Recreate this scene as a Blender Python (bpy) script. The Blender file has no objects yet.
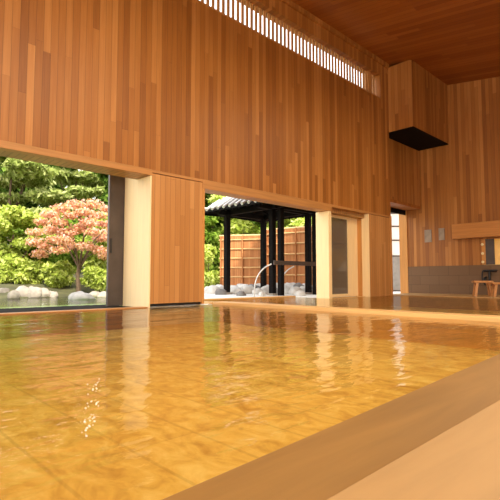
import bpy, math, random
import numpy as np
from mathutils import Vector, Matrix, noise as mnoise
random.seed(7); rng = np.random.default_rng(11)
scene = bpy.context.scene
col = scene.collection

# ------------------------------------------------------------------ camera
D, H = 6.3, 0.44            # wall distance, eye height over the water
FPX = 450.0
YAW = math.atan(470.0*math.cos(math.atan(30/FPX))/FPX)   # +X (along the wall) vanishes at x=720
PITCH = math.atan(30/FPX)
fw = Vector((math.cos(YAW)*math.cos(PITCH), math.sin(YAW)*math.cos(PITCH), math.sin(PITCH)))
rt = Vector((math.sin(YAW), -math.cos(YAW), 0)); up = rt.cross(fw)
CAM = Vector((0, 0, H))
cd = bpy.data.cameras.new('camera'); cd.sensor_width = 36; cd.lens = 36*FPX/500
cd.clip_start = .02; cd.clip_end = 300
cam = bpy.data.objects.new('camera', cd); col.objects.link(cam)
cam.matrix_world = Matrix(((rt.x, up.x, -fw.x, 0), (rt.y, up.y, -fw.y, 0), (rt.z, up.z, -fw.z, H), (0, 0, 0, 1)))
scene.camera = cam

def ray(px, py): return (fw + rt*((px-250)/FPX) + up*((250-py)/FPX))
def on(px, py, axis, val):      # point where a sight line meets the plane axis = val
    d = ray(px, py); t = (val-CAM[axis])/d[axis]; return CAM + d*t
def at_depth(px, py, dep): return CAM + ray(px, py)*dep
def wx(px, Y=D): return on(px, 280, 1, Y).x
def gp(px, dep, z=0):           # ground spot seen in column px at a given depth
    p = at_depth(px, 280, dep); return Vector((p.x, p.y, z))

# ------------------------------------------------------------------ materials
def newmat(name):
    m = bpy.data.materials.new(name); m.use_nodes = True
    nt = m.node_tree; nt.nodes.clear()
    out = nt.nodes.new('ShaderNodeOutputMaterial')
    return m, nt, out
class N:
    def __init__(s, nt): s.nt = nt
    def node(s, t, **k):
        n = s.nt.nodes.new(t)
        for a, b in k.items(): setattr(n, a, b)
        return n
    def put(s, sock, v):
        if v is None: return
        if isinstance(v, (int, float)): sock.default_value = v
        elif isinstance(v, (tuple, list)): sock.default_value = v
        else: s.nt.links.new(v, sock)
    def math(s, op, a, b=None, c=None):
        n = s.node('ShaderNodeMath', operation=op)
        s.put(n.inputs[0], a); s.put(n.inputs[1], b); s.put(n.inputs[2], c)
        return n.outputs[0]
    def xyz(s, x, y, z):
        n = s.node('ShaderNodeCombineXYZ')
        for i, v in enumerate((x, y, z)): s.put(n.inputs[i], v)
        return n.outputs[0]
    def noise(s, vec, scale, detail=3, rough=.5, dist=0):
        n = s.node('ShaderNodeTexNoise'); s.put(n.inputs['Vector'], vec)
        n.inputs['Scale'].default_value = scale; n.inputs['Detail'].default_value = detail
        n.inputs['Roughness'].default_value = rough; n.inputs['Distortion'].default_value = dist
        return n.outputs['Fac']
    def ramp(s, fac, stops):
        n = s.node('ShaderNodeValToRGB'); s.put(n.inputs[0], fac)
        e = n.color_ramp.elements
        while len(e) < len(stops): e.new(.5)
        for i, (p, c) in enumerate(stops): e[i].position = p; e[i].color = (*c, 1)
        return n.outputs[0]
    def mixc(s, fac, a, b, mode='MIX'):
        n = s.node('ShaderNodeMix', data_type='RGBA', blend_type=mode)
        s.put(n.inputs[0], fac); s.put(n.inputs[6], a); s.put(n.inputs[7], b)
        return n.outputs[2]
    def bump(s, h, strength=.3, dist=.01):
        n = s.node('ShaderNodeBump'); s.put(n.inputs['Height'], h)
        n.inputs['Strength'].default_value = strength; n.inputs['Distance'].default_value = dist
        return n.outputs[0]
    def pbsdf(s, out, color, rough=.5, metal=0, normal=None, spec=.5):
        n = s.node('ShaderNodeBsdfPrincipled')
        s.put(n.inputs['Base Color'], color); s.put(n.inputs['Roughness'], rough)
        n.inputs['Metallic'].default_value = metal; n.inputs['Specular IOR Level'].default_value = spec
        if normal is not None: s.put(n.inputs['Normal'], normal)
        s.nt.links.new(n.outputs[0], out.inputs[0]); return n

def planks(name, across, along, width, length, dark, mid, light, rough=.45, groove=.045, gdark=.36, spec=.35, grain_amt=.4, gscale=30, mottle=0):
    m, nt, out = newmat(name); g = N(nt)
    tc = g.node('ShaderNodeTexCoord'); sp = g.node('ShaderNodeSeparateXYZ')
    nt.links.new(tc.outputs['Object'], sp.inputs[0])
    U = sp.outputs['XYZ'.index(across)]; V = sp.outputs['XYZ'.index(along)]
    u = g.math('DIVIDE', U, width); iu = g.math('FLOOR', u); fu = g.math('FRACT', u)
    w1 = g.node('ShaderNodeTexWhiteNoise', noise_dimensions='1D'); g.put(w1.inputs['W'], iu)
    v = g.math('ADD', g.math('DIVIDE', V, length), g.math('MULTIPLY', w1.outputs[0], 9.7)); iv = g.math('FLOOR', v); fv = g.math('FRACT', v)
    w2 = g.node('ShaderNodeTexWhiteNoise', noise_dimensions='2D'); nt.links.new(g.xyz(iu, iv, 0), w2.inputs['Vector'])
    rnd = w2.outputs[0]
    gr = g.noise(g.xyz(g.math('MULTIPLY', U, gscale), g.math('MULTIPLY', V, 1.2), g.math('MULTIPLY', rnd, 40)), 1, 4, .6, .4)
    big = g.noise(g.xyz(U, V, 3.1), .5, 2)
    f = g.math('ADD', g.math('MULTIPLY', rnd, 1-grain_amt-.15), g.math('ADD', g.math('MULTIPLY', gr, grain_amt), g.math('MULTIPLY', big, .15)))
    if mottle:      # blotches in the board colour imitating rippled, caustic light under water
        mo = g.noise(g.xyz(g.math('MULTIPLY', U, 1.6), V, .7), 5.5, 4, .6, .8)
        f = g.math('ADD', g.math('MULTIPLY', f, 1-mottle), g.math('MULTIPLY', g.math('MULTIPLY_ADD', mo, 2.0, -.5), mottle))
    c = g.ramp(f, [(.12, dark), (.5, mid), (.88, light)])
    ed = g.math('MINIMUM', fu, g.math('SUBTRACT', 1, fu))
    gl = g.math('LESS_THAN', ed, groove)
    gv = g.math('LESS_THAN', g.math('MULTIPLY', fv, length), .006)
    gg = g.math('MAXIMUM', gl, g.math('MULTIPLY', gv, .8))
    c = g.mixc(g.math('MULTIPLY', gg, gdark), c, tuple(x*.22 for x in dark)+(1,))
    nb = g.bump(g.math('SUBTRACT', g.math('MULTIPLY', gr, .15), gg), .35, .006)
    g.pbsdf(out, c, rough, normal=nb, spec=spec)
    return m

def solid(name, color, rough=.5, metal=0, vary=.15, scale=6, bump=0, spec=.5, bscale=None):
    m, nt, out = newmat(name); g = N(nt)
    tc = g.node('ShaderNodeTexCoord')
    n = g.noise(tc.outputs['Object'], scale, 4)
    c = g.ramp(n, [(.3, tuple(x*(1-vary) for x in color)), (.7, tuple(min(1, x*(1+vary)) for x in color))])
    nb = g.bump(g.noise(tc.outputs['Object'], bscale or scale*3, 4), bump, .03) if bump else None
    g.pbsdf(out, c, rough, metal, nb, spec); return m

def board(name, along, color, vary=.22, rough=.45, spec=.35, gs=22):     # plain light timber with long grain
    m, nt, out = newmat(name); g = N(nt)
    tc = g.node('ShaderNodeTexCoord'); mp = g.node('ShaderNodeMapping')
    s = [gs]*3; s['XYZ'.index(along)] = 1.1; mp.inputs['Scale'].default_value = s
    nt.links.new(tc.outputs['Object'], mp.inputs[0])
    n = g.noise(mp.outputs[0], 1, 5, .6, .5)
    c = g.ramp(n, [(.25, tuple(x*(1-vary) for x in color)), (.55, color), (.8, tuple(min(1, x*(1+vary*.5)) for x in color))])
    g.pbsdf(out, c, rough, normal=g.bump(n, .08, .004), spec=spec); return m

def leafmat(name, dark, mid, light, trans=.35):
    m, nt, out = newmat(name); g = N(nt)
    geo = g.node('ShaderNodeNewGeometry')
    f = g.math('ADD', g.math('MULTIPLY', geo.outputs['Random Per Island'], .55), g.math('MULTIPLY', g.noise(geo.outputs['Position'], 1.6, 2), .45))
    c = g.ramp(f, [(.2, dark), (.5, mid), (.8, light)])
    d = g.node('ShaderNodeBsdfDiffuse'); t = g.node('ShaderNodeBsdfTranslucent'); mx = g.node('ShaderNodeMixShader')
    g.put(d.inputs[0], c); g.put(t.inputs[0], c); mx.inputs[0].default_value = trans
    nt.links.new(d.outputs[0], mx.inputs[1]); nt.links.new(t.outputs[0], mx.inputs[2]); nt.links.new(mx.outputs[0], out.inputs[0])
    return m

def water(name, tint, ripples, rough=.0, refl=1.0):
    m, nt, out = newmat(name); g = N(nt)
    tc = g.node('ShaderNodeTexCoord'); hsum = None
    for (sx, sy, rot, amp, det) in ripples:
        mp = g.node('ShaderNodeMapping'); mp.inputs['Scale'].default_value = (sx, sy, 1); mp.inputs['Rotation'].default_value = (0, 0, rot)
        nt.links.new(tc.outputs['Object'], mp.inputs[0])
        h = g.math('MULTIPLY', g.noise(mp.outputs[0], 1, det, .5, .3), amp)
        hsum = h if hsum is None else g.math('ADD', hsum, h)
    nb = g.bump(hsum, 1, 1)
    fr = g.node('ShaderNodeFresnel'); fr.inputs[0].default_value = 1.33; nt.links.new(nb, fr.inputs['Normal'])
    gl = g.node('ShaderNodeBsdfGlossy'); gl.inputs['Roughness'].default_value = rough; nt.links.new(nb, gl.inputs['Normal'])
    tr = g.node('ShaderNodeBsdfTransparent'); tr.inputs[0].default_value = (*tint, 1)
    mx = g.node('ShaderNodeMixShader'); nt.links.new(g.math('MULTIPLY', fr.outputs[0], refl), mx.inputs[0])
    nt.links.new(tr.outputs[0], mx.inputs[1]); nt.links.new(gl.outputs[0], mx.inputs[2]); nt.links.new(mx.outputs[0], out.inputs[0])
    return m

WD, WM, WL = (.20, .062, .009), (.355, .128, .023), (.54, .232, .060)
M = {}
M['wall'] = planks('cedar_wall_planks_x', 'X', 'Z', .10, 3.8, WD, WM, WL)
M['wall_y'] = planks('cedar_wall_planks_y', 'Y', 'Z', .10, 3.8, WD, WM, WL)
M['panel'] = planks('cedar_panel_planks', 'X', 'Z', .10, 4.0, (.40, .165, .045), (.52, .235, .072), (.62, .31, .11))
M['ceil'] = planks('ceiling_planks', 'X', 'Y', .15, 3.2, (.22, .064, .010), (.33, .108, .019), (.42, .155, .033), rough=.55)
M['soffit'] = planks('soffit_boards', 'X', 'Y', .09, 3, (.34, .16, .05), (.44, .22, .075), (.52, .28, .10), groove=.12)
M['deck'] = board('deck_timber', 'X', (.44, .255, .095), vary=.16, gs=9)
M['coping'] = board('wet_coping_timber', 'X', (.30, .155, .040), vary=.25, rough=.4, gs=10)
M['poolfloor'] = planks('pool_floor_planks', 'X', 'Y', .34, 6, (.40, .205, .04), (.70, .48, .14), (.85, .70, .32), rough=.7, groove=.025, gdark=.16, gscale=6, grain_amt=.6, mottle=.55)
M['light_x'] = board('pale_hinoki_x', 'X', (.72, .43, .16))
M['light_z'] = board('pale_hinoki_z', 'Z', (.92, .69, .38), vary=.10)
M['light_y'] = board('pale_hinoki_y', 'Y', (.72, .43, .16))
M['amber_x'] = board('amber_timber_x', 'X', (.47, .215, .065))
M['amber_y'] = board('amber_timber_y', 'Y', (.50, .20, .048))
M['amber_z'] = board('amber_timber_z', 'Z', (.60, .27, .07))
M['stool'] = board('stool_timber', 'Y', (.55, .24, .075))
M['darkmetal'] = solid('dark_bronze_metal', (.085, .062, .052), .45, .2)
M['black'] = solid('black_stained_timber', (.007, .005, .004), .8, 0, .3, 12, spec=.12)
M['iron'] = solid('black_matt_metal', (.016, .014, .014), .5, .1)
M['steel'] = solid('brushed_steel', (.62, .62, .62), .28, 1, .06)
M['grey'] = solid('grey_plaque', (.30, .215, .15), .6)
M['rooftile'] = solid('grey_roof_metal', (.55, .53, .50), .35, .1, .15)
M['stone_p'] = solid('white_stone', (.66, .63, .58), .85, 0, .22, 4, .5)
M['gravel'] = solid('white_gravel', (.80, .78, .73), .9, 0, .14, 9, .5, bscale=40)
M['stone_w'] = solid('pale_stone', (.34, .29, .23), .85, 0, .22, 4, .5)
M['stone_g'] = solid('grey_stone', (.22, .205, .19), .85, 0, .3, 4, .5)
M['stone_d'] = solid('dark_stone', (.10, .095, .10), .8, 0, .3, 5, .5)
M['stone_b'] = solid('brown_stone', (.20, .17, .13), .85, 0, .3, 4, .5)
M['wetstone'] = solid('wet_black_stone', (.022, .019, .016), .9, 0, .3, 5, .2, spec=.05)
M['earth'] = solid('mossy_earth', (.08, .075, .025), .95, 0, .4, 2.5, .5)
M['mud'] = solid('pond_bed', (.52, .62, .36), .95, 0, .15, 1.2)
M['bark'] = solid('bark', (.15, .095, .055), .9, 0, .35, 12, .6)
M['paper'] = solid('white_paper_panel', (.88, .86, .80), .8, 0, .03)
M['lowgrey'] = solid('grey_lower_panel', (.30, .28, .25), .7)
M['pale'] = solid('pale_enamel', (.85, .72, .42), .4, 0, .05)
M['glow'] = solid('warm_plaster', (.85, .66, .34), .8, 0, .05)
M['foam'] = solid('white_foam', (.85, .80, .68), .3, 0, .05)
M['slat'] = board('slat_timber', 'Z', (.55, .26, .08))

def tiles(name):
    m, nt, out = newmat(name); g = N(nt)
    tc = g.node('ShaderNodeTexCoord'); sp = g.node('ShaderNodeSeparateXYZ'); nt.links.new(tc.outputs['Object'], sp.inputs[0])
    b = g.node('ShaderNodeTexBrick'); nt.links.new(g.xyz(sp.outputs[1], sp.outputs[2], 0), b.inputs['Vector'])
    b.inputs['Scale'].default_value = 1; b.inputs['Brick Width'].default_value = .6; b.inputs['Row Height'].default_value = .29; b.inputs['Mortar Size'].default_value = .006
    b.inputs['Color1'].default_value = (.17, .098, .055, 1); b.inputs['Color2'].default_value = (.19, .112, .064, 1); b.inputs['Mortar'].default_value = (.12, .075, .045, 1)
    g.pbsdf(out, b.outputs[0], .7, spec=.1); return m
M['tile'] = tiles('dark_stone_tiles')

def glassm(name, tint, refl):
    m, nt, out = newmat(name); g = N(nt)
    d = g.node('ShaderNodeBsdfDiffuse'); d.inputs[0].default_value = (.20, .155, .115, 1)
    tr = g.node('ShaderNodeBsdfTransparent'); tr.inputs[0].default_value = (*tint, 1)
    gl = g.node('ShaderNodeBsdfGlossy'); gl.inputs['Roughness'].default_value = .05
    a = g.node('ShaderNodeMixShader'); a.inputs[0].default_value = .7
    nt.links.new(tr.outputs[0], a.inputs[1]); nt.links.new(d.outputs[0], a.inputs[2])
    b = g.node('ShaderNodeMixShader'); b.inputs[0].default_value = refl
    nt.links.new(a.outputs[0], b.inputs[1]); nt.links.new(gl.outputs[0], b.inputs[2]); nt.links.new(b.outputs[0], out.inputs[0])
    return m
M['screen'] = glassm('grey_screened_glass', (.45, .40, .34), .07)

def fencemat(name):
    m, nt, out = newmat(name); g = N(nt)
    tc = g.node('ShaderNodeTexCoord'); sp = g.node('ShaderNodeSeparateXYZ'); nt.links.new(tc.outputs['Object'], sp.inputs[0])
    u = g.math('DIVIDE', sp.outputs[0], .045); iu = g.math('FLOOR', u)
    w = g.node('ShaderNodeTexWhiteNoise', noise_dimensions='1D'); g.put(w.inputs['W'], iu)
    c = g.ramp(w.outputs[0], [(0, (.42, .15, .04)), (.5, (.52, .20, .06)), (1, (.60, .26, .09))])
    fu = g.math('PINGPONG', u, .5)
    g.pbsdf(out, c, .7, normal=g.bump(g.math('SQRT', fu), .6, .02)); return m
M['bamboo'] = fencemat('bamboo_stems')
M['bamboo_rail'] = solid('pale_bamboo', (.66, .40, .16), .6, 0, .15)

M['leaf_maple'] = leafmat('coral_maple_leaves', (.62, .42, .14), (.86, .45, .31), (.95, .64, .50))
M['leaf_yellow'] = leafmat('yellow_green_leaves', (.22, .29, .03), (.49, .57, .10), (.74, .78, .25))
M['leaf_mid'] = leafmat('mid_green_leaves', (.06, .12, .012), (.20, .32, .03), (.42, .54, .10))
M['leaf_dark'] = leafmat('dark_green_leaves', (.035, .07, .012), (.09, .16, .022), (.22, .32, .05))
M['needle'] = leafmat('pine_needles', (.16, .21, .04), (.40, .46, .12), (.66, .68, .28))

M['water1'] = water('bath_water', (1.0, .93, .72), [(2.6, 7.5, .75, .0065, 2), (1.2, 3.0, .6, .012, 1), (8, 19, .8, .0019, 3)])
M['water2'] = water('calm_bath_water', (1, .93, .78), [(1.8, 5.0, .75, .016, 2), (6, 15, .8, .004, 2)], refl=.72)
M['pondw'] = water('pond_water', (.82, .9, .72), [(2.2, 6, .75, .012, 2), (6, 18, .7, .003, 2)])

# ------------------------------------------------------------------ mesh helper
class MB:
    def __init__(s): s.v = []; s.f = []; s.sm = []
    def add(s, vs, fs, smooth=False):
        o = len(s.v); s.v += [tuple(v) for v in vs]; s.f += [tuple(i+o for i in f) for f in fs]; s.sm += [smooth]*len(fs); return s
    def box(s, x0, x1, y0, y1, z0, z1):
        vs = [(x, y, z) for z in (z0, z1) for (x, y) in ((x0, y0), (x1, y0), (x1, y1), (x0, y1))]
        return s.add(vs, [(3, 2, 1, 0), (4, 5, 6, 7), (0, 1, 5, 4), (1, 2, 6, 5), (2, 3, 7, 6), (3, 0, 4, 7)])
    def hexa(s, bot, top):      # bottom quad, top quad (ccw from above)
        return s.add(list(bot)+list(top), [(3, 2, 1, 0), (4, 5, 6, 7), (0, 1, 5, 4), (1, 2, 6, 5), (2, 3, 7, 6), (3, 0, 4, 7)])
    def tube(s, pts, rads, seg=10, cap=True):
        pts = [Vector(p) for p in pts]
        if isinstance(rads, (int, float)): rads = [rads]*len(pts)
        rings = []; ref = None
        for i, p in enumerate(pts):
            t = (pts[min(i+1, len(pts)-1)]-pts[max(i-1, 0)]).normalized()
            if ref is None: ref = Vector((1, 0, 0)) if abs(t.x) < .8 else Vector((0, 1, 0))
            a = (ref-t*ref.dot(t)).normalized(); b = t.cross(a); ref = a
            rings.append([p+(a*math.cos(2*math.pi*k/seg)+b*math.sin(2*math.pi*k/seg))*rads[i] for k in range(seg)])
        vs = [v for r in rings for v in r]; fs = []
        for i in range(len(pts)-1):
            for k in range(seg):
                k2 = (k+1) % seg; fs.append((i*seg+k, i*seg+k2, (i+1)*seg+k2, (i+1)*seg+k))
        s.add(vs, fs, True)
        if cap: s.add(rings[0], [tuple(reversed(range(seg)))]); s.add(rings[-1], [tuple(range(seg))])
        return s
    def rock(s, c, r, seed, nu=14, nv=9, rough=.28, flat=True):
        vs = []; fs = []
        for j in range(nv+1):
            th = math.pi*j/nv
            for i in range(nu):
                ph = 2*math.pi*i/nu
                d = Vector((math.sin(th)*math.cos(ph), math.sin(th)*math.sin(ph), math.cos(th)))
                k = 1+rough*mnoise.noise(d*1.3+Vector((seed*3.1, seed, 0)))+rough*.6*mnoise.noise(d*2.9+Vector((seed, 0, seed*1.7)))
                p = Vector((d.x*r[0], d.y*r[1], d.z*r[2]))*k
                if flat and p.z < -.45*r[2]: p.z = -.45*r[2]
                vs.append(p+Vector(c))
        for j in range(nv):
            for i in range(nu):
                i2 = (i+1) % nu; fs.append((j*nu+i, (j+1)*nu+i, (j+1)*nu+i2, j*nu+i2))
        return s.add(vs, fs, True)
    def build(s, name, mat, parent=None, loc=None, bevel=0):
        me = bpy.data.meshes.new(name)
        me.from_pydata(s.v, [], s.f); me.polygons.foreach_set('use_smooth', s.sm); me.update()
        me.materials.append(mat)
        o = bpy.data.objects.new(name, me); col.objects.link(o)
        if loc is not None: o.location = loc
        if parent: o.parent = parent
        if bevel:
            b = o.modifiers.new('bevel', 'BEVEL'); b.width = bevel; b.segments = 2; b.limit_method = 'ANGLE'
        return o
def box(*a): return MB().box(*a)
def tag(o, label=None, cat=None, group=None, kind=None):
    if label: o['label'] = label
    if cat: o['category'] = cat
    if group: o['group'] = group
    if kind: o['kind'] = kind
    return o
def struct(o): o['kind'] = 'structure'; return o
def empty(name, loc=(0, 0, 0), rz=0):
    o = bpy.data.objects.new(name, None); o.empty_display_size = .1
    o.location = loc; o.rotation_euler.z = rz; col.objects.link(o); return o
def copy_tree(o, parent=None):
    c = o.copy(); col.objects.link(c); c.parent = parent
    for ch in list(o.children): copy_tree(ch, c)
    return c

# ------------------------------------------------------------------ key measures
X_J1 = wx(150.5)            # jamb of the first opening / left edge of the plank panel
X_P1 = wx(204)              # right edge of that panel
X_J2 = wx(329)              # post between second opening and the screened door
X_J3 = wx(370)              # jamb right of the door
X_END = wx(392)             # end of the main wall
XF = 13.86                  # far wall
Y_R = 6.56                  # recess wall
Y_O = D+.45                 # outer face of the thick wall
Z_L = H+.284*D; Z_F = H+.269*D; Z_P = H+.2745*D
Z_S = .5*(on(203, 2.3, 1, D).z+on(366.5, 90.4, 1, D).z); Z_S2 = Z_S+.66
XS1 = on(375.5, 92, 1, D+.15).x; Z_F2 = on(260, 198.5, 1, D).z
CS = .153
Z_C = on(392, 67.5, 1, D).z
def ceil_z(Y): return Z_C+CS*(Y-D)

# ------------------------------------------------------------------ shell
w = MB()
XL = -9
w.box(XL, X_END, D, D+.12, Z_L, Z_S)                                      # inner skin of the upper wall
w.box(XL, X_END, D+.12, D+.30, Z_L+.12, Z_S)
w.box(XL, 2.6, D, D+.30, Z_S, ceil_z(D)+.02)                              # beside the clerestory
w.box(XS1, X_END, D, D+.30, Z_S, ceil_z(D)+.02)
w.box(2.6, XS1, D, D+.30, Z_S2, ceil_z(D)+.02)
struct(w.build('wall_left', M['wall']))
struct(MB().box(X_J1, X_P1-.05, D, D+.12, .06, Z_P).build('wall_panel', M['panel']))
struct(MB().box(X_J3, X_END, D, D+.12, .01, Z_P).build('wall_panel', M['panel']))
t = MB(); t.box(XL, X_J1+.3, D+.12, Y_O, Z_F, Z_L+.12); t.box(X_J1+.3, X_END, D+.12, D+.30, Z_F2, Z_L+.12)
struct(t.build('trim_1', M['soffit']))            # timber soffit through the wall depth
t = MB(); t.box(XL, X_J1-.002, D-.015, D+.119, Z_F-.004, Z_L); t.box(X_P1-.05, X_J2+.13, D-.015, D+.119, Z_F2-.004, Z_L); t.box(X_J2+.13, X_J3, D-.01, D+.119, Z_P, Z_L)
struct(t.build('trim_2', M['amber_x'], bevel=.006))
t = MB(); t.box(X_J1, X_P1-.05, D-.008, D+.118, Z_P+.012, Z_L-.001); t.box(X_J3+.001, X_END, D-.008, D+.118, Z_P+.012, Z_L-.001)
struct(t.build('trim_3', M['amber_x']))
# jamb of the first opening: two pale boards in depth
j = MB(); j.box(X_J1-.03, X_J1-.002, D-.004, D+.36, -.30, Z_F-.006); j.box(X_J1-.02, X_J1+.10, D+.366, D+.86, -.30, 2.6)
struct(j.build('trim_4', M['light_z'], bevel=.006))
struct(MB().box(X_P1-.05, X_P1, D-.012, D+.16, .02, Z_F2-.006).build('trim_5', M['amber_z'], bevel=.005))
struct(MB().box(X_J1+.02, X_P1-.06, D+.02, D+.11, .015, .058).build('trim_6', M['iron']))
j = MB(); j.box(X_J2, X_J2+.12, D-.004, D+.37, -.30, Z_F2-.006)
struct(j.build('trim_7', M['light_z'], bevel=.006))
struct(MB().box(X_J3-.03, X_J3-.002, D-.004, D+.21, -.30, Z_P-.002).build('trim_8', M['light_z'], bevel=.004))
struct(MB().box(X_J3-.025, X_J3+.03, D+.214, D+.42, -.30, Z_F2-.006).build('trim_16', M['amber_z'], bevel=.004))
struct(MB().box(X_END-.06, X_END+.03, D-.012, D+.25, .01, Z_L).build('trim_9', M['amber_z'], bevel=.005))
# dark sliding door pushed against the jamb
YDR = D+.90
xs0 = wx(107, YDR)
dr = empty('door_1', (xs0, YDR, 0)); struct(dr)
dw = X_J1+.10-xs0
MB().box(0, dw, -.03, .03, 0, 2.55).build('door_leaf', M['darkmetal'], dr, bevel=.006)
MB().box(0.03, .055, -.045, -.03, .9, 1.15).build('pull', M['iron'], dr)
# screened glass door
YG = D+.345
gx0, gx1 = X_J2+.12, wx(359.5, YG)+.02
d2 = empty('door_2', (0, YG, 0)); struct(d2)
f = MB(); zrl = on(340, 218.5, 1, YG).z; zt, zb = Z_F2+.2, .02
xa = wx(348.3, YG)
f.box(gx0, gx1+.1, 0, .05, zrl, zt); f.box(xa, gx1+.1, 0, .05, zb, zrl); f.box(gx0-.02, gx0+.06, 0, .05, zb, zrl); f.box(gx0+.06, xa, 0, .05, zb, zb+.07)
f.build('door_frame', M['light_z'], d2)
MB().box(gx0+.06, xa, .018, .026, zb+.07, zrl).build('pane', M['screen'], d2)
MB().box(gx0+.06, xa, .012, .017, 1.36, 1.375).build('glazing_bar', M['darkmetal'], d2)

# clerestory slats
s = MB(); x = 2.62; post_x = on(368, 80, 1, D+.15).x
while x < XS1-.02:
    if abs(x+.03-post_x) > .09: s.box(x, x+.066, D+.14, D+.165, Z_S, Z_S2)
    x += .128
s.box(post_x-.06, post_x+.05, D+.10, D+.25, Z_S, Z_S2)
struct(s.build('window_1', M['slat']))
struct(MB().box(2.6, XS1, D-.006, D+.06, Z_S-.03, Z_S).build('trim_10', M['amber_x']))
struct(MB().box(XL, X_END, D-.05, D, ceil_z(D)-.13, ceil_z(D-.05)+.01).build('trim_11', M['wall']))

# ceiling (sloping down away from the wall)
Y0c, Y1c = -10, D+.84
c = MB().hexa([(-11, Y0c, ceil_z(Y0c)), (15, Y0c, ceil_z(Y0c)), (15, Y1c, ceil_z(Y1c)), (-11, Y1c, ceil_z(Y1c))],
              [(-11, Y0c, ceil_z(Y0c)+.25), (15, Y0c, ceil_z(Y0c)+.25), (15, Y1c, ceil_z(Y1c)+.25), (-11, Y1c, ceil_z(Y1c)+.25)])
struct(c.build('ceiling', M['ceil']))

struct(MB().box(3, XF+.15, -9.7, -9.55, -.05, ceil_z(-9.6)+.1).build('light_block_right', M['wall']))  # unseen wall added to block daylight and darken the far end
# recess wall, soffit box
Z_H = 2.80
struct(MB().box(X_END-.05, XF, Y_R, Y_R+.46, Z_H, ceil_z(Y_R)+.02).build('wall_recess', M['wall']))
struct(MB().box(X_END, XF, Y_R-.02, Y_R+.47, Z_H-.09, Z_H-.001).build('trim_12', M['ceil']))
struct(MB().box(X_END-.05, X_END, D+.30, Y_R+.01, Z_L+.12, ceil_z(D+.2)).build('wall_return', M['wall_y']))
pb = on(413, 126.5, 0, X_END); YB, ZB = pb.y, pb.z
b = MB().box(X_END+.004, XF, YB, D+.29, ZB+.02, ceil_z(YB)+.02)
struct(b.build('wall_bulkhead', M['wall']))
b = MB().box(X_END-.004, X_END+.003, YB-.001, D-.001, ZB+.01, ceil_z(YB)-.0)
struct(b.build('wall_bulkhead_side', M['wall_y']))
struct(MB().box(X_END+.01, XF-.01, YB+.01, Y_R-.01, ZB, ZB+.019).build('trim_13', M['black']))

# far wall with a window niche
yn0, yn1 = 3.2, on(481.5, 255, 0, XF).y
zn0, zn1 = .89, 1.62
fwl = MB()
fwl.box(XF, XF+.15, -10, yn0, .87, ceil_z(-10)+2.6); fwl.v = fwl.v[:]
fwl = MB()
def fslab(y0, y1, z0):      # slab of far wall whose top follows the ceiling
    fwl.hexa([(XF, y0, z0), (XF+.15, y0, z0), (XF+.15, y1, z0), (XF, y1, z0)],
             [(XF, y0, ceil_z(y0)+.05), (XF+.15, y0, ceil_z(y0)+.05), (XF+.15, y1, ceil_z(y1)+.05), (XF, y1, ceil_z(y1)+.05)])
fslab(-10, yn0, .87); fslab(yn0, yn1, zn1); fslab(yn1, 7.02, .87)
struct(fwl.build('wall_far', M['wall_y']))
struct(MB().box(XF-.025, XF+.15, -10, 7.02, -.05, .87).build('baseboard_far', M['tile']))
jx0 = on(408.3, 280, 0, XF-.02).y; jx1 = on(400.5, 280, 0, XF-.02).y
struct(MB().box(XF-.04, XF+.2, jx0, jx1, -.05, Z_H-.09).build('trim_14', M['amber_z']))
zdk = on(397, 213.5, 1, 7.05).z
struct(MB().box(X_END, XF-.05, 7.03, 7.06, zdk, Z_H-.091).build('trim_17', M['black']))
# header shelf beam
yb1 = on(452, 230, 0, XF-.22).y
struct(MB().box(XF-.24, XF-.001, 1.2, yb1, 1.66, 2.10).build('trim_15', M['amber_y'], bevel=.01))
# niche
nw = empty('window_2', (XF, yn0, zn0)); struct(nw)
n = MB(); n.box(.85, .9, -.1, yn1-yn0+.1, -.05, .95); n.build('niche_back', M['glow'], nw)
n = MB(); n.box(.15, .85, -.1, -.05, -.05, .95); n.box(.15, .85, yn1-yn0, yn1-yn0+.05, -.05, .95); n.box(.15, .85, -.05, yn1-yn0, -.06, -.01); n.box(.15, .85, -.05, yn1-yn0, .76, .80)
n.build('niche_reveal', M['glow'], nw)
yp0, yp1 = on(494.8, 255, 0, XF+.06).y-yn0, on(486, 255, 0, XF+.06).y-yn0
MB().box(.04, .07, yp0, yp1, -.01, .73).build('dark_panel', M['darkmetal'], nw)
MB().box(.02, .14, yp1, yn1-yn0, -.01, .73).build('side_post', M['amber_z'], nw)
pl = bpy.data.lights.new('niche_lamp', 'POINT'); pl.energy = 5.5; pl.color = (1, .78, .42); pl.shadow_soft_size = .05
po = bpy.data.objects.new('niche_lamp', pl); po.location = (XF+.45, yn0+.75, 1.5); col.objects.link(po)
# small pale lights on the post
sw = None
ysw = (on(482.6, 255, 0, XF).y)
for k, (py, nm) in enumerate(((244.5, 'topmost'), (253.5, 'middle'), (262, 'lowest'))):
    z = on(482.6, py, 0, XF).z
    o = empty('wall_light', (XF+.02, ysw, z))
    MB().box(-.015, 0, -.05, .05, -.045, .045).build('back_plate', M['amber_z'], o, bevel=.004)
    MB().rock((-.018, 0, 0), (.03, .04, .04), 1, rough=0, flat=False).build('lens', M['pale'], o)
    tag(o, f'small pale round light on the post beside the niche, {nm} of the column of three', 'light', 'pale lights on the niche post')

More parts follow.
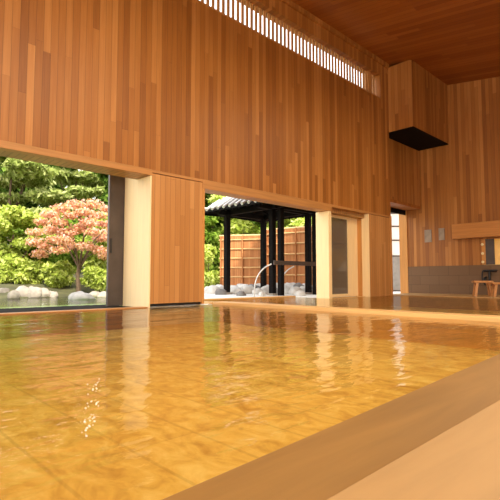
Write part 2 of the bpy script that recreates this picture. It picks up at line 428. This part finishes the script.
# plaques on the far wall
for (a, b_, y0, y1, lab) in ((425, 431.7, 229.5, 242.5, 'grey rectangular wall plaque, the larger one nearer the doorway'), (439.2, 444.6, 228, 240.3, 'grey rectangular wall plaque, the smaller one nearer the header beam')):
    p0 = on(a, y1, 0, XF); p1 = on(b_, y0, 0, XF)
    o = empty('wall_plaque', (XF, (p0.y+p1.y)/2, (p0.z+p1.z)/2)); hw, hh = abs(p0.y-p1.y)/2, abs(p0.z-p1.z)/2
    MB().box(-.022, 0, -hw, hw, -hh, hh).build('panel', M['grey'], o, bevel=.004)
    f = MB()
    f.box(-.028, -.0221, -hw, hw, hh-.02, hh); f.box(-.028, -.0221, -hw, hw, -hh, -hh+.02); f.box(-.028, -.0221, -hw, -hw+.02, -hh+.02, hh-.02); f.box(-.028, -.0221, hw-.02, hw, -hh+.02, hh-.02)
    f.build('rim', M['grey'], o)
    tag(o, lab, 'plaque', 'grey plaques on the far wall')

# ------------------------------------------------------------------ pools and decks
def edge(p, q):         # line through two points -> y as a function of x
    k = (q.y-p.y)/(q.x-p.x); return lambda x: p.y+k*(x-p.x)
ein = edge(on(250, 466, 2, .0), on(500, 355.5, 2, .0))
eout = edge(on(325, 500, 2, .03), on(500, 399.5, 2, .03))
XD0 = on(215, 303.5, 1, D).x; XD1 = XD0+.30
XE = 11.7               # far end of the second pool
xa, xb = -9, XF
def strip(y0f, y1f, x0, x1, z0, z1):
    return MB().hexa([(x0, y0f(x0), z0), (x1, y0f(x1), z0), (x1, y1f(x1), z0), (x0, y1f(x0), z0)],
                     [(x0, y0f(x0), z1), (x1, y0f(x1), z1), (x1, y1f(x1), z1), (x0, y1f(x0), z1)])
struct(strip(eout, ein, xa, xb, -.55, .012).build('pool_coping', M['coping'], bevel=.004))
struct(strip(lambda x: -10, lambda x: eout(x)-.004, xa, xb, -.2, .034).build('floor', M['deck'], bevel=.004))
struct(MB().box(XE, XF-.026, ein(XE)+.15, 6.9, -.5, .02).build('floor_far', M['deck']))
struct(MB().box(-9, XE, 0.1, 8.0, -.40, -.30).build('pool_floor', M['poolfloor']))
struct(MB().box(XD0, XD1, ein(XD0)-.02, D+.06, -.55, .048).build('pool_divider', M['light_y'], bevel=.008))
# outer rims
struct(MB().box(-9, X_J1-.04, D+.0, D+.17, -.55, .014).build('pool_rim', M['amber_x'], bevel=.005))
r = MB(); r.box(X_J1-.04, XD0-.003, D+.07, D+.2, -.55, .008)
struct(r.build('pool_rim', M['gravel']))
struct(MB().box(XL, X_J1-.045, D+.172, D+1.45, -.5, -.004).build('stone_curb', M['wetstone']))
YP2 = 7.66
r = MB(); r.box(XD1, X_J2+.4, YP2, YP2+.15, -.55, .03); r.box(XD0, XD1, D+.2, YP2+.15, -.55, .03); r.box(X_J2+.12, XE, D+.14, D+.3, -.55, .012)
struct(r.build('pool_rim', M['light_x']))
def plane(x0, x1, y0, y1, z):
    return MB().add([(x0, y0, z), (x1, y0, z), (x1, y1, z), (x0, y1, z)], [(0, 1, 2, 3)])
wtr = MB().add([(-9, ein(-9)-.0, 0), (XD0, ein(XD0), 0), (XD0, D+.065, 0), (-9, D+.065, 0)], [(0, 1, 2, 3)])
struct(wtr.build('bath_water', M['water1']))
wtr = MB().add([(XD1, ein(XD1), .008), (XE, ein(XE), .008), (XE, D+.15, .008), (X_J2+.1, D+.15, .008), (X_J2+.1, YP2, .008), (XD1, YP2, .008)], [(0, 1, 2, 3, 4, 5)])
struct(wtr.build('bath_water', M['water2']))

# ------------------------------------------------------------------ garden setting
def bx(y): return 5.0+(y-7.2)*.60       # line between pond and gravel
struct(MB().add([(-40, D+.17, -.13), (bx(D), D+.17, -.13), (bx(14.5), 14.5, -.13), (bx(14.5), 15.5, -.13), (-40, 15.5, -.13)], [(0, 1, 2, 3, 4)]).build('pond_water', M['pondw']))
struct(MB().add([(-40, D+.17, -.35), (bx(D), D+.17, -.35), (bx(14.5), 14.5, -.35), (bx(14.5), 15.5, -.35), (-40, 15.5, -.35)], [(0, 1, 2, 3, 4)]).build('pond_bed', M['mud']))
gv = MB(); gv.hexa([(bx(D), D+.21, -.4), (XD0, D+.21, -.4), (XD0, YP2+.16, -.4), (bx(YP2), YP2+.16, -.4)], [(bx(D), D+.21, .0), (XD0, D+.21, .0), (XD0, YP2+.16, .0), (bx(YP2), YP2+.16, .0)])
gv.hexa([(bx(YP2), YP2+.16, -.4), (30, YP2+.16, -.4), (30, 14.5, -.4), (bx(14.5), 14.5, -.4)], [(bx(YP2), YP2+.16, .0), (30, YP2+.16, .0), (30, 14.5, .0), (bx(14.5), 14.5, .0)])
gv.box(X_J2+.5, 30, D+.8, YP2+.16, -.4, 0)
struct(gv.build('gravel_ground', M['gravel']))
e = MB(); nx, ny = 50, 24; vs = []; fs = []
for jy in range(ny+1):
    for ix in range(nx+1):
        X = -45+ix*110/nx; Y = 14.2+jy*60/ny
        z = -.4 if jy == 0 else .08+.06*(Y-14)+.15*mnoise.noise(Vector((X*.3, Y*.3, 0)))
        vs.append((X, Y, z))
for jy in range(ny):
    for ix in range(nx):
        a = jy*(nx+1)+ix; fs.append((a, a+1, a+nx+2, a+nx+1))
e.add(vs, fs, True); struct(e.build('garden_ground', M['earth']))

# ------------------------------------------------------------------ plants
def leaf_mesh(name, centers, radii, n, size, mat, parent, flat=.5, elong=1.6, hollow=.45):
    """leaf cards scattered through ellipsoid clumps"""
    centers = np.asarray(centers, float); radii = np.asarray(radii, float)
    if radii.ndim == 1: radii = np.repeat(radii[:, None], 3, 1)
    k = rng.integers(0, len(centers), n)
    d = rng.normal(size=(n, 3)); d /= np.linalg.norm(d, axis=1)[:, None]
    rr = (hollow+(1-hollow)*rng.random(n))[:, None]
    c = centers[k]+d*rr*radii[k]
    nrm = d*.7+rng.normal(size=(n, 3))*.6; nrm[:, 2] += flat
    nrm /= np.linalg.norm(nrm, axis=1)[:, None]
    a = np.cross(nrm, rng.normal(size=(n, 3))); a /= np.linalg.norm(a, axis=1)[:, None]
    b = np.cross(nrm, a); sz = size*(.6+.8*rng.random(n))[:, None]
    a *= sz*elong*.5; b *= sz*.5
    v = np.stack([c-a, c+b*.9-a*.1, c+a, c-b*.9-a*.1], 1).reshape(-1, 3)
    me = bpy.data.meshes.new(name); me.vertices.add(4*n); me.vertices.foreach_set('co', v.ravel())
    me.loops.add(4*n); me.loops.foreach_set('vertex_index', np.arange(4*n, dtype=np.int32))
    me.polygons.add(n); me.polygons.foreach_set('loop_start', np.arange(0, 4*n, 4, dtype=np.int32))
    me.update(calc_edges=True); me.materials.append(mat)
    o = bpy.data.objects.new(name, me); col.objects.link(o); o.parent = parent; return o

def tree(name, base, height, crown_r, crown_z0, mat, n, size, label, cat, group=None, clumps=26, clump_r=.55, squash=.7, layered=False, trunk_r=.09, forks=4, elong=1.6, lean=0):
    t = empty(name, base)
    cz = (crown_z0+height)/2; hz = (height-crown_z0)/2
    cen = []; rad = []
    for i in range(clumps):
        if layered:
            lv = i % 5; z = crown_z0+(lv+.5)/5*(height-crown_z0)+random.uniform(-.2, .2)*hz*.3
            f = math.sqrt(max(.08, 1-((z-crown_z0)/(height-crown_z0+.01))**1.4))
            an = random.uniform(0, 6.28); r = crown_r*f*math.sqrt(random.uniform(.05, 1))
        else:
            u = random.uniform(-1, 1); z = cz+hz*.85*u; an = random.uniform(0, 6.28)
            r = crown_r*.85*math.sqrt(1-u*u*.9)*random.uniform(.35, 1)
        cen.append((r*math.cos(an)+lean*z, r*math.sin(an), z)); k = clump_r*random.uniform(.7, 1.25)
        rad.append((k, k, k*squash))
    leaf_mesh('foliage', cen, rad, n, size, mat, t, elong=elong)
    tr = MB()
    zt = crown_z0+.55*(height-crown_z0)
    tr.tube([(0, 0, -.3), (.04, .02, zt*.3), (-.05, .03, zt*.65), (lean*zt, 0, zt)], [trunk_r*1.2, trunk_r, trunk_r*.75, trunk_r*.3], 8)
    for i in random.sample(range(clumps), min(forks, clumps)):
        c = Vector(cen[i]); z0 = max(.25*crown_z0, min(crown_z0*.7, c.z*.6)); 
        tr.tube([(0, 0, z0), (c.x*.45, c.y*.45, z0+(c.z-z0)*.6), c], [trunk_r*.6, trunk_r*.4, trunk_r*.15], 6)
    tr.build('trunk', M['bark'], t)
    tag(t, label, cat, group); return t

def gz(p): return .08+.06*(p.y-14)-.05 if p.y > 14.2 else 0.0
def spot(px, dep):
    p = gp(px, dep); p.z = gz(p); return p
# coral maple
mb = spot(79, 16.2)
mt = empty('maple_tree', mb)
cen = []; rad = []
mp = [(35, 232), (42, 222), (50, 214), (58, 222), (62, 208), (70, 215), (76, 205), (84, 212), (92, 204), (97, 215), (104, 224), (101, 238), (92, 232), (80, 228), (68, 232), (55, 240), (46, 247), (60, 250), (72, 247), (86, 246), (99, 250), (36, 242), (52, 230), (112, 232), (116, 220), (108, 209), (119, 240), (88, 222), (64, 240), (40, 254), (106, 256)]
for i, (px, py) in enumerate(mp):
    p = at_depth(px, py, 16.2+random.uniform(-1.0, .8))-mb
    cen.append(p); k = random.uniform(.30, .46); rad.append((k, k, k*.45))
leaf_mesh('foliage', cen, rad, 10000, .075, M['leaf_maple'], mt, elong=1.3, hollow=.2)
tr = MB(); tr.tube([(0, 0, -.2), (-.05, 0, .5), (.0, 0, .95)], [.085, .07, .06], 8)
for i in (1, 4, 8, 11, 15, 18, 20, 24, 27):
    c = Vector(cen[i]); tr.tube([(0, 0, .7), (c.x*.4, c.y*.4, .85+(c.z-.85)*.55), c], [.045, .03, .01], 6)
tr.build('trunk', M['bark'], mt)
tag(mt, 'coral pink maple tree with layered foliage standing behind the pond', 'tree')

tree('broadleaf_tree', spot(12, 17.2), 3.0, 1.35, .5, M['leaf_yellow'], 9000, .12, 'bright yellow-green leafy tree left of the coral maple', 'tree', clumps=26, clump_r=.5, squash=.5)
tree('broadleaf_tree', spot(-25, 18), 3.4, 1.5, .4, M['leaf_yellow'], 6000, .13, 'bright yellow-green leafy tree at the left frame edge beyond the pond', 'tree', clumps=24, clump_r=.55, squash=.5)
tree('broadleaf_tree', spot(50, 19.5), 3.0, 1.8, .3, M['leaf_mid'], 8000, .13, 'mid-green leafy tree directly behind the coral maple', 'tree', clumps=28, clump_r=.6)
tree('broadleaf_tree', spot(108, 19), 3.0, 1.6, .3, M['leaf_yellow'], 7000, .13, 'yellow-green leafy tree right of the coral maple beside the dark door', 'tree', clumps=26, clump_r=.55)
for (px, dep, h_, r, lab) in ((60, 16.3, .85, .55, 'low yellow-green shrub on the bank, left of the maple trunk'), (99, 16.1, .75, .5, 'low yellow-green shrub on the bank, right of the maple trunk'),
                              (30, 16.6, .8, .55, 'low yellow-green shrub behind the pale bank rocks'), (6, 16.4, .7, .5, 'low yellow-green shrub at the far left of the bank')):
    tree('shrub', spot(px, dep), h_, r, .05, M['leaf_yellow'], 2600, .10, lab, 'shrub', 'shrubs along the pond bank', clumps=14, clump_r=.26, trunk_r=.02, forks=3, elong=2.6)
# pines above
for (px, dep, h_, r, z0, lab) in ((8, 22.3, 8.0, 2.5, 2.3, 'spreading pine with flat needle layers at upper left beyond the pond'), (74, 27, 9.0, 3.2, 2.8, 'spreading pine with flat needle layers behind the coral maple'), (-75, 24.5, 9, 2.8, 2.4, 'spreading pine at the left frame edge behind the yellow-green tree')):
    tree('pine_tree', spot(px, dep), h_, r, z0, M['needle'], 24000, .15, lab, 'tree', 'pines beyond the pond', clumps=46, clump_r=.85, squash=.32, layered=True, trunk_r=.10, forks=5, elong=2.6)
tree('broadleaf_tree', spot(124, 22.5), 7.0, 1.9, 1.0, M['leaf_dark'], 12000, .2, 'dark green tree in the gap between the pines and the dark sliding door', 'tree', clumps=40, clump_r=.8, trunk_r=.16)
# second opening
tree('broadleaf_tree', spot(207, 22), 3.6, 1.2, .2, M['leaf_mid'], 7000, .13, 'mid-green tree at the left edge of the second opening, beside the bamboo fence', 'tree', clumps=24, clump_r=.5)
tree('shrub', spot(209, 18.5), 1.8, .62, .05, M['leaf_yellow'], 4500, .11, 'bright green shrub at the near end of the bamboo fence', 'shrub', clumps=18, clump_r=.33, trunk_r=.03)
tree('shrub', spot(213, 17.2), .75, .42, .03, M['leaf_yellow'], 2200, .09, 'low bright green shrub under the pavilion roof corner', 'shrub', clumps=12, clump_r=.24, trunk_r=.02)
tree('broadleaf_tree', spot(243, 22.5), 5.0, 1.9, .8, M['leaf_yellow'], 12000, .15, 'bright green tree rising behind the left fence section', 'tree', clumps=36, clump_r=.65, squash=.5, trunk_r=.14)
tree('broadleaf_tree', spot(300, 23.5), 5.2, 2.0, .8, M['leaf_yellow'], 10000, .15, 'bright green tree rising behind the right fence section', 'tree', clumps=34, clump_r=.65, squash=.5, trunk_r=.14)
tree('broadleaf_tree', spot(212, 29.5), 8.5, 2.6, .6, M['leaf_dark'], 12000, .2, 'tall dark green tree behind the fence, left in the second opening', 'tree', clumps=40, clump_r=.9, trunk_r=.16)
# tall belt at the back
belt = [(-85, 33), (35, 33), (155, 33), (275, 33), (395, 33), (-25, 42), (95, 42), (215, 42), (335, 42)]
for i, (px, dep) in enumerate(belt):
    tree('broadleaf_tree', spot(px, dep), (11 if i < 5 else 13.5)+random.uniform(-1, 1.2), 3.0 if i < 5 else 4.2, .2, M['leaf_dark'] if i % 3 else M['leaf_mid'], 12000, .38,
         'tall dark woodland tree in the belt closing the garden', 'tree', 'woodland trees closing the garden', clumps=44, clump_r=1.25, trunk_r=.2)

# ------------------------------------------------------------------ rocks
def rockobj(name, p, r, seed, mat, label, group=None):
    o = MB().rock((0, 0, .45*r[2]), r, seed).build(name, mat, loc=p); o.rotation_euler.z = seed*1.7
    return tag(o, label, 'rock', group)
isl = on(80.5, 299.3, 2, -.13)
rockobj('pond_rock', (isl.x, isl.y, -.16), (.46, .30, .17), 3, M['stone_g'], 'flat grey rock standing in the pond below the maple')
bank = [(14, 13.9, .30, .2, 'dark'), (24, 14.6, .42, .26, ''), (34, 14.7, .45, .27, ''), (44, 14.9, .38, .22, ''), (53, 15.0, .25, .16, ''), (95, 15.1, .34, .14, ''), (104, 15.0, .3, .14, ''), (3, 14.6, .35, .24, 'dark')]
names = ['brown rock at the left end of the pond bank', 'large pale rock leftmost of the pale rocks on the bank', 'large pale rock under the low shrub on the bank', 'pale rock right of the largest bank rocks', 'small pale rock left of the pond rock', 'pale rock right of the pond rock', 'pale rock against the dark door edge', 'brown rock at the left frame edge of the bank']
for i, ((px, dep, r, hz_, kd), nm) in enumerate(zip(bank, names)):
    p = gp(px, dep); p.z = -.16
    rockobj('bank_rock', p, (r*.88, r*.6, hz_), 10+i, M['stone_b'] if kd else M['stone_w'], nm, 'rocks along the pond bank')
stones = [(208, 15.0, .22), (214, 14.6, .25), (219, 15.6, .3), (221, 13.6, .18), (234, 15.2, .26), (238, 14.2, .2), (243, 15.8, .32), (248, 14.6, .28), (253, 15.5, .3), (258, 13.9, .2), (259, 16.2, .3), (267, 14.9, .28), (268.5, 16, .26), (276.5, 13.7, .2), (277, 15.5, .3), (287, 14.4, .3), (290, 15.4, .34), (295, 13.8, .24), (299, 14.9, .3), (303, 14.2, .24), (304, 15.6, .3), (311.5, 14.4, .26), (318, 14.8, .3), (241, 12.6, .14), (262, 12.4, .13), (300, 12.6, .15)]
for i, (px, dep, r) in enumerate(stones):
    p = gp(px, dep); p.z = -.02
    g_ = i % 5 == 3
    rockobj('garden_stone', p, (r, r*.8, r*.75), 30+i, M['stone_g'] if g_ else M['stone_p'], 'grey rounded stone among the white stones around the pavilion posts' if g_ else 'white rounded stone on the pale gravel around the pavilion posts', 'grey stones around the pavilion' if g_ else 'white stones around the pavilion')

# ------------------------------------------------------------------ pavilion
A, C_, B, E_ = gp(227, 14.0), gp(272.5, 12.9), gp(263.5, 15.1), gp(308.5, 13.9)
px0, px1 = (A.x+C_.x)/2, (B.x+E_.x)/2; py0, py1 = (C_.y+E_.y)/2, (A.y+B.y)/2
pv = empty('garden_pavilion', ((px0+px1)/2, (py0+py1)/2, 0)); ox, oy = pv.location.x, pv.location.y
ZE = 2.48
for p in (A, B, C_, E_):
    r = .078
    MB().box(p.x-ox-r, p.x-ox+r, p.y-oy-r, p.y-oy+r, .06, ZE+.05).build('post', M['black'], pv, bevel=.01)
    MB().box(p.x-ox-r-.05, p.x-ox+r+.05, p.y-oy-r-.05, p.y-oy+r+.05, -.01, .06).build('footing', M['stone_w'], pv, bevel=.01)
hx, hy = (px1-px0)/2, (py1-py0)/2
bm = MB(); bm.box(-hx-.5, hx+.5, -hy-.06, -hy+.06, ZE-.02, ZE+.14); bm.box(-hx-.5, hx+.5, hy-.06, hy+.06, ZE-.02, ZE+.14); bm.box(-hx-.06, -hx+.06, -hy-.5, hy+.5, ZE+.0, ZE+.16); bm.box(hx-.06, hx+.06, -hy-.5, hy+.5, ZE, ZE+.16)
bm.build('beam', M['black'], pv)
ov = .68; rise = .95
rf = MB()
e0 = [(-hx-ov, -hy-ov), (hx+ov, -hy-ov), (hx+ov, hy+ov), (-hx-ov, hy+ov)]
rg = [(0, -hy*.6), (0, hy*.6)]
for dz, flip in ((.16, False), (.10, True)):
    vs = [(x, y, ZE+dz-.05) for x, y in e0]+[(x, y, ZE+dz+rise) for x, y in rg]
    fs = [(0, 1, 4), (1, 2, 5, 4), (2, 3, 5), (3, 0, 4, 5)]
    rf.add(vs, [tuple(reversed(f_)) for f_ in fs] if flip else fs)
vs = [(x, y, ZE+.05) for x, y in e0]+[(x, y, ZE+.11) for x, y in e0]
rf.add(vs, [(0, 1, 5, 4), (1, 2, 6, 5), (2, 3, 7, 6), (3, 0, 4, 7)])
rf.build('roof', M['black'], pv)
rb = MB()      # round battens running up the left and front faces
def eh(y): return max(0, min(1, (hy+ov-abs(y))/(hy*.4+ov))) if abs(y) > hy*.6 else 1
k = -hy-ov+.06
while k < hy+ov:
    hgt = eh(k)
    for sgn in (-1, 1):
        rb.tube([(sgn*(hx+ov+.03), k, ZE+.13), (sgn*(hx+ov)*(1-hgt), k, ZE+.13+(rise+.05)*hgt)], .05, 8)
    k += .27
k = -hx-ov+.1
while k < hx+ov:
    f_ = 1-abs(k)/(hx+ov)
    for sgn in (-1, 1): rb.tube([(k, sgn*(hy+ov+.03), ZE+.13), (k, sgn*(hy+ov-(hy*.4+ov)*f_), ZE+.13+(rise+.05)*f_)], .05, 8)
    k += .27
rb.build('roof_batten', M['rooftile'], pv)
rt_ = MB(); k = -hy-ov+.1
while k < hy+ov:
    rt_.tube([(-hx-ov+.03, k, ZE+.03), (-.1, k, ZE+.03+(rise)*.93*eh(k))], .025, 6); rt_.tube([(hx+ov-.03, k, ZE+.03), (.1, k, ZE+.03+rise*.93*eh(k))], .025, 6); k += .3
rt_.build('rafter', M['black'], pv)
tag(pv, 'black timber garden pavilion with ribbed grey roof on four posts', 'pavilion')

# black railing between two posts
Dp, Fp = gp(281, 12.7), gp(315.5, 13.6)
rl = empty('post_railing', ((Dp.x+Fp.x)/2, (Dp.y+Fp.y)/2, 0)); dv = Fp-Dp; L = dv.length; rl.rotation_euler.z = math.atan2(dv.y, dv.x)
for sx in (-L/2, L/2): MB().box(sx-.07, sx+.07, -.07, .07, -.01, 2.46).build('post', M['black'], rl, bevel=.01)
MB().box(-L/2-.35, L/2+.1, -.105, -.07, .86, .98).build('rail', M['darkmetal'], rl)
MB().box(-L/2-.3, L/2+.3, -.05, .05, 2.46, 2.58).build('top_beam', M['black'], rl)
tag(rl, 'black post-and-rail frame standing in front of the pavilion', 'railing')

# steel grab rails
def grab(p, s, lab):
    pts = []; 
    q = [(0, -.03), (.005, .22), (.04, .42), (.12, .60), (.26, .76), (.44, .86)]
    for i in range(len(q)-1):
        for t_ in np.linspace(0, 1, 5)[:-1]:
            a, b2, c2, d2_ = q[max(i-1, 0)], q[i], q[i+1], q[min(i+2, len(q)-1)]
            pts.append(tuple(.5*((2*b2[n_])+(-a[n_]+c2[n_])*t_+(2*a[n_]-5*b2[n_]+4*c2[n_]-d2_[n_])*t_**2+(-a[n_]+3*b2[n_]-3*c2[n_]+d2_[n_])*t_**3) for n_ in (0, 1)))
    pts.append(q[-1])
    o = empty('grab_rail', p)
    o.rotation_euler.z = YAW-math.pi/2
    MB().tube([(a*s, 0, b_*s) for a, b_ in pts], .017, 10).build('tube', M['steel'], o)
    MB().tube([(0, 0, -.005), (0, 0, .012)], .045, 14).build('flange', M['steel'], o)
    return tag(o, lab, 'handrail', 'steel grab rails')
pz = on(254.3, 297.5, 2, 0.0); grab(pz, .98, 'curved steel grab rail rising from the pool edge, left of the pavilion posts')
pz2 = gp(279.5, 13.15, 0); grab(pz2, .98, 'curved steel grab rail seen between the black railing posts')

# bamboo fences
def fence(p, q, z0, z1, name, lab):
    d = Vector((q.x-p.x, q.y-p.y, 0)); L = d.length
    o = empty(name, (p.x, p.y, 0), math.atan2(d.y, d.x))
    MB().box(0, L, -.03, .03, z0, z1).build('panel', M['bamboo'], o)
    for k in range(6):
        z = z0+(k+.55)*(z1-z0)/6
        MB().tube([(-.03, -.05, z), (L+.03, -.05, z)], .026, 8).build('rail', M['bamboo_rail'], o)
    MB().tube([(-.03, 0, z1), (L+.03, 0, z1)], .045, 8).build('cap', M['bamboo_rail'], o)
    n_ = 3
    for k in range(n_):
        x = .05+(L-.1)*k/(n_-1); MB().tube([(x, -.07, -.05), (x, -.07, z1)], .03, 8).build('upright', M['bamboo'], o)
    return tag(o, lab, 'fence', 'bamboo fences behind the pavilion')
fence(gp(220, 17.0), gp(266, 16.6), .02, H+44/450*17, 'bamboo_fence', 'lower bamboo fence panel on the left behind the pavilion')
fence(gp(266.5, 17.3), gp(330, 15.8), .02, H+51/450*17, 'bamboo_fence', 'taller bamboo fence panel on the right behind the pavilion')

# white screen outside the end doorway
sp_ = gp(397.2, 17.2)
sc = empty('garden_screen', (sp_.x, sp_.y, 0)); sc.rotation_euler.z = YAW-math.pi/2
dz = 17.2/450
z_hi, z_mid = H+68*dz, H+24*dz
fr = MB()
for x in (-.42, .42): fr.box(x-.03, x+.03, -.03, .03, 0, z_hi)
for z in (.03, z_mid, z_mid+(z_hi-z_mid)*.36, z_mid+(z_hi-z_mid)*.68, z_hi-.03): fr.box(-.39, .39, -.03, .03, z-.025, z+.025)
fr.build('frame', M['darkmetal'], sc)
MB().box(-.39, .39, -.008, .008, z_mid+.02, z_hi-.05).build('white_panel', M['paper'], sc)
MB().box(-.39, .39, -.008, .008, .05, z_mid-.02).build('grey_panel', M['lowgrey'], sc)
tag(sc, 'tall screen with white upper panes and grey base, outside the end doorway', 'screen')

# ------------------------------------------------------------------ washing place
def stool(p, rz, wdt, dpt, hgt, lab):
    o = empty('wooden_stool', p, rz)
    MB().box(-wdt/2, wdt/2, -dpt/2, dpt/2, hgt-.05, hgt).build('seat', M['stool'], o, bevel=.012)
    for sx in (-1, 1):
        for sy in (-1, 1):
            xt, yt, xb_, yb_ = sx*(wdt/2-.09), sy*(dpt/2-.05), sx*(wdt/2-.035), sy*(dpt/2-.02); r = .028
            MB().hexa([(xb_-r, yb_-r, 0), (xb_+r, yb_-r, 0), (xb_+r, yb_+r, 0), (xb_-r, yb_+r, 0)], [(xt-r, yt-r, hgt-.05), (xt+r, yt-r, hgt-.05), (xt+r, yt+r, hgt-.05), (xt-r, yt+r, hgt-.05)]).build('leg', M['stool'], o)
    for sx in (-1, 1): MB().box(sx*(wdt/2-.075)-.012, sx*(wdt/2-.075)+.012, -dpt/2+.07, dpt/2-.07, hgt-.13, hgt-.051).build('stretcher', M['stool'], o)
    return tag(o, lab, 'stool', 'wooden washing stools')
s1 = on(482.8, 296.3, 2, .021); stool((s1.x, s1.y, .021), YAW-math.pi/2-.25, .46, .28, .40, 'splay-legged wooden stool on the deck, the one wholly in view')
s2 = on(501.5, 296.8, 2, .021); stool((s2.x, s2.y, .021), YAW-math.pi/2-.2, .46, .28, .36, 'lower wooden stool cut by the right frame edge')
tp = gp(490, 12.6)
tp = Vector((XF-.10, on(489.5, 275, 0, XF-.1).y, .02))
ta = empty('shower_tap', tp, 0)
MB().tube([(0, 0, 0), (0, 0, .66)], .03, 10).build('standpipe', M['iron'], ta)
MB().tube([(-.0, -.20, .68), (0, .16, .68)], .035, 10).build('mixer_bar', M['iron'], ta)
MB().tube([(-.03, .16, .68), (-.09, .165, .60), (-.11, .16, .42), (-.09, .10, .28), (-.04, .06, .34)], .018, 8).build('hose', M['iron'], ta)
MB().tube([(-.03, .08, .50), (-.10, .09, .46), (-.12, .09, .38)], [.03, .045, .05], 10).build('spout', M['iron'], ta)
tag(ta, 'black washing tap in front of the dark tiles, behind the wooden stools', 'tap')

# bubbles on the bath
bb = MB()
for i in range(60):
    t_ = random.random(); px = 96-10*t_+random.gauss(0, 3.2); py = 382+52*t_+random.gauss(0, 3)
    if 395 < py < 418 and random.random() < .7: continue
    p = on(px, py, 2, 0.0); q = random.uniform(.0015, .0042)
    bb.rock((p.x, p.y, .001), (q, q, q*.7), i, 7, 5, 0, False)
tag(bb.build('water_bubbles', M['foam']), 'scatter of small white bubbles floating on the near bath water', 'bubbles', kind='stuff')

# ------------------------------------------------------------------ light
wld = bpy.data.worlds.new('sky'); scene.world = wld; wld.use_nodes = True
nt = wld.node_tree; bg = nt.nodes['Background']
g = N(nt); tc = g.node('ShaderNodeTexCoord'); sp = g.node('ShaderNodeSeparateXYZ'); nt.links.new(tc.outputs['Generated'], sp.inputs[0])
cr = g.ramp(sp.outputs[2], [(.0, (1, .96, .88)), (.5, (.93, .96, 1.0))])
nt.links.new(cr, bg.inputs[0]); bg.inputs[1].default_value = 3.0
sd = bpy.data.lights.new('sun', 'SUN'); sd.energy = 6.5; sd.angle = math.radians(6); sd.color = (1, .95, .85)
so = bpy.data.objects.new('sun', sd); col.objects.link(so)
so.rotation_euler = Vector((-.25, -.62, .80)).to_track_quat('Z', 'Y').to_euler()
def area(name, loc, target, sx, sy, energy, color):
    a = bpy.data.lights.new(name, 'AREA'); a.shape = 'RECTANGLE'; a.size = sx; a.size_y = sy; a.energy = energy; a.color = color
    o = bpy.data.objects.new(name, a); col.objects.link(o); o.location = loc
    o.rotation_euler = (Vector(loc)-Vector(target)).to_track_quat('Z', 'Y').to_euler()
area('hall_fill', (-2, -5, 3.2), (5, 6, 2.2), 6, 2.5, 370, (1, .88, .70))  # added fill behind the camera, brightens the wall; no real fixture
area('pool_fill', (2.5, 1.5, 4.6), (2.5, 2.2, 0), 5, 4, 340, (1, .9, .7))  # added overhead fill to brighten the near pool floor, like ceiling bounce
area('far_pool_fill', (8.6, 2.2, 4.5), (8.6, 2.8, 0), 4, 3, 150, (1, .86, .62))  # added unseen fill to lift the dark second pool
scene.view_settings.view_transform = 'Standard'
scene.view_settings.exposure = 0
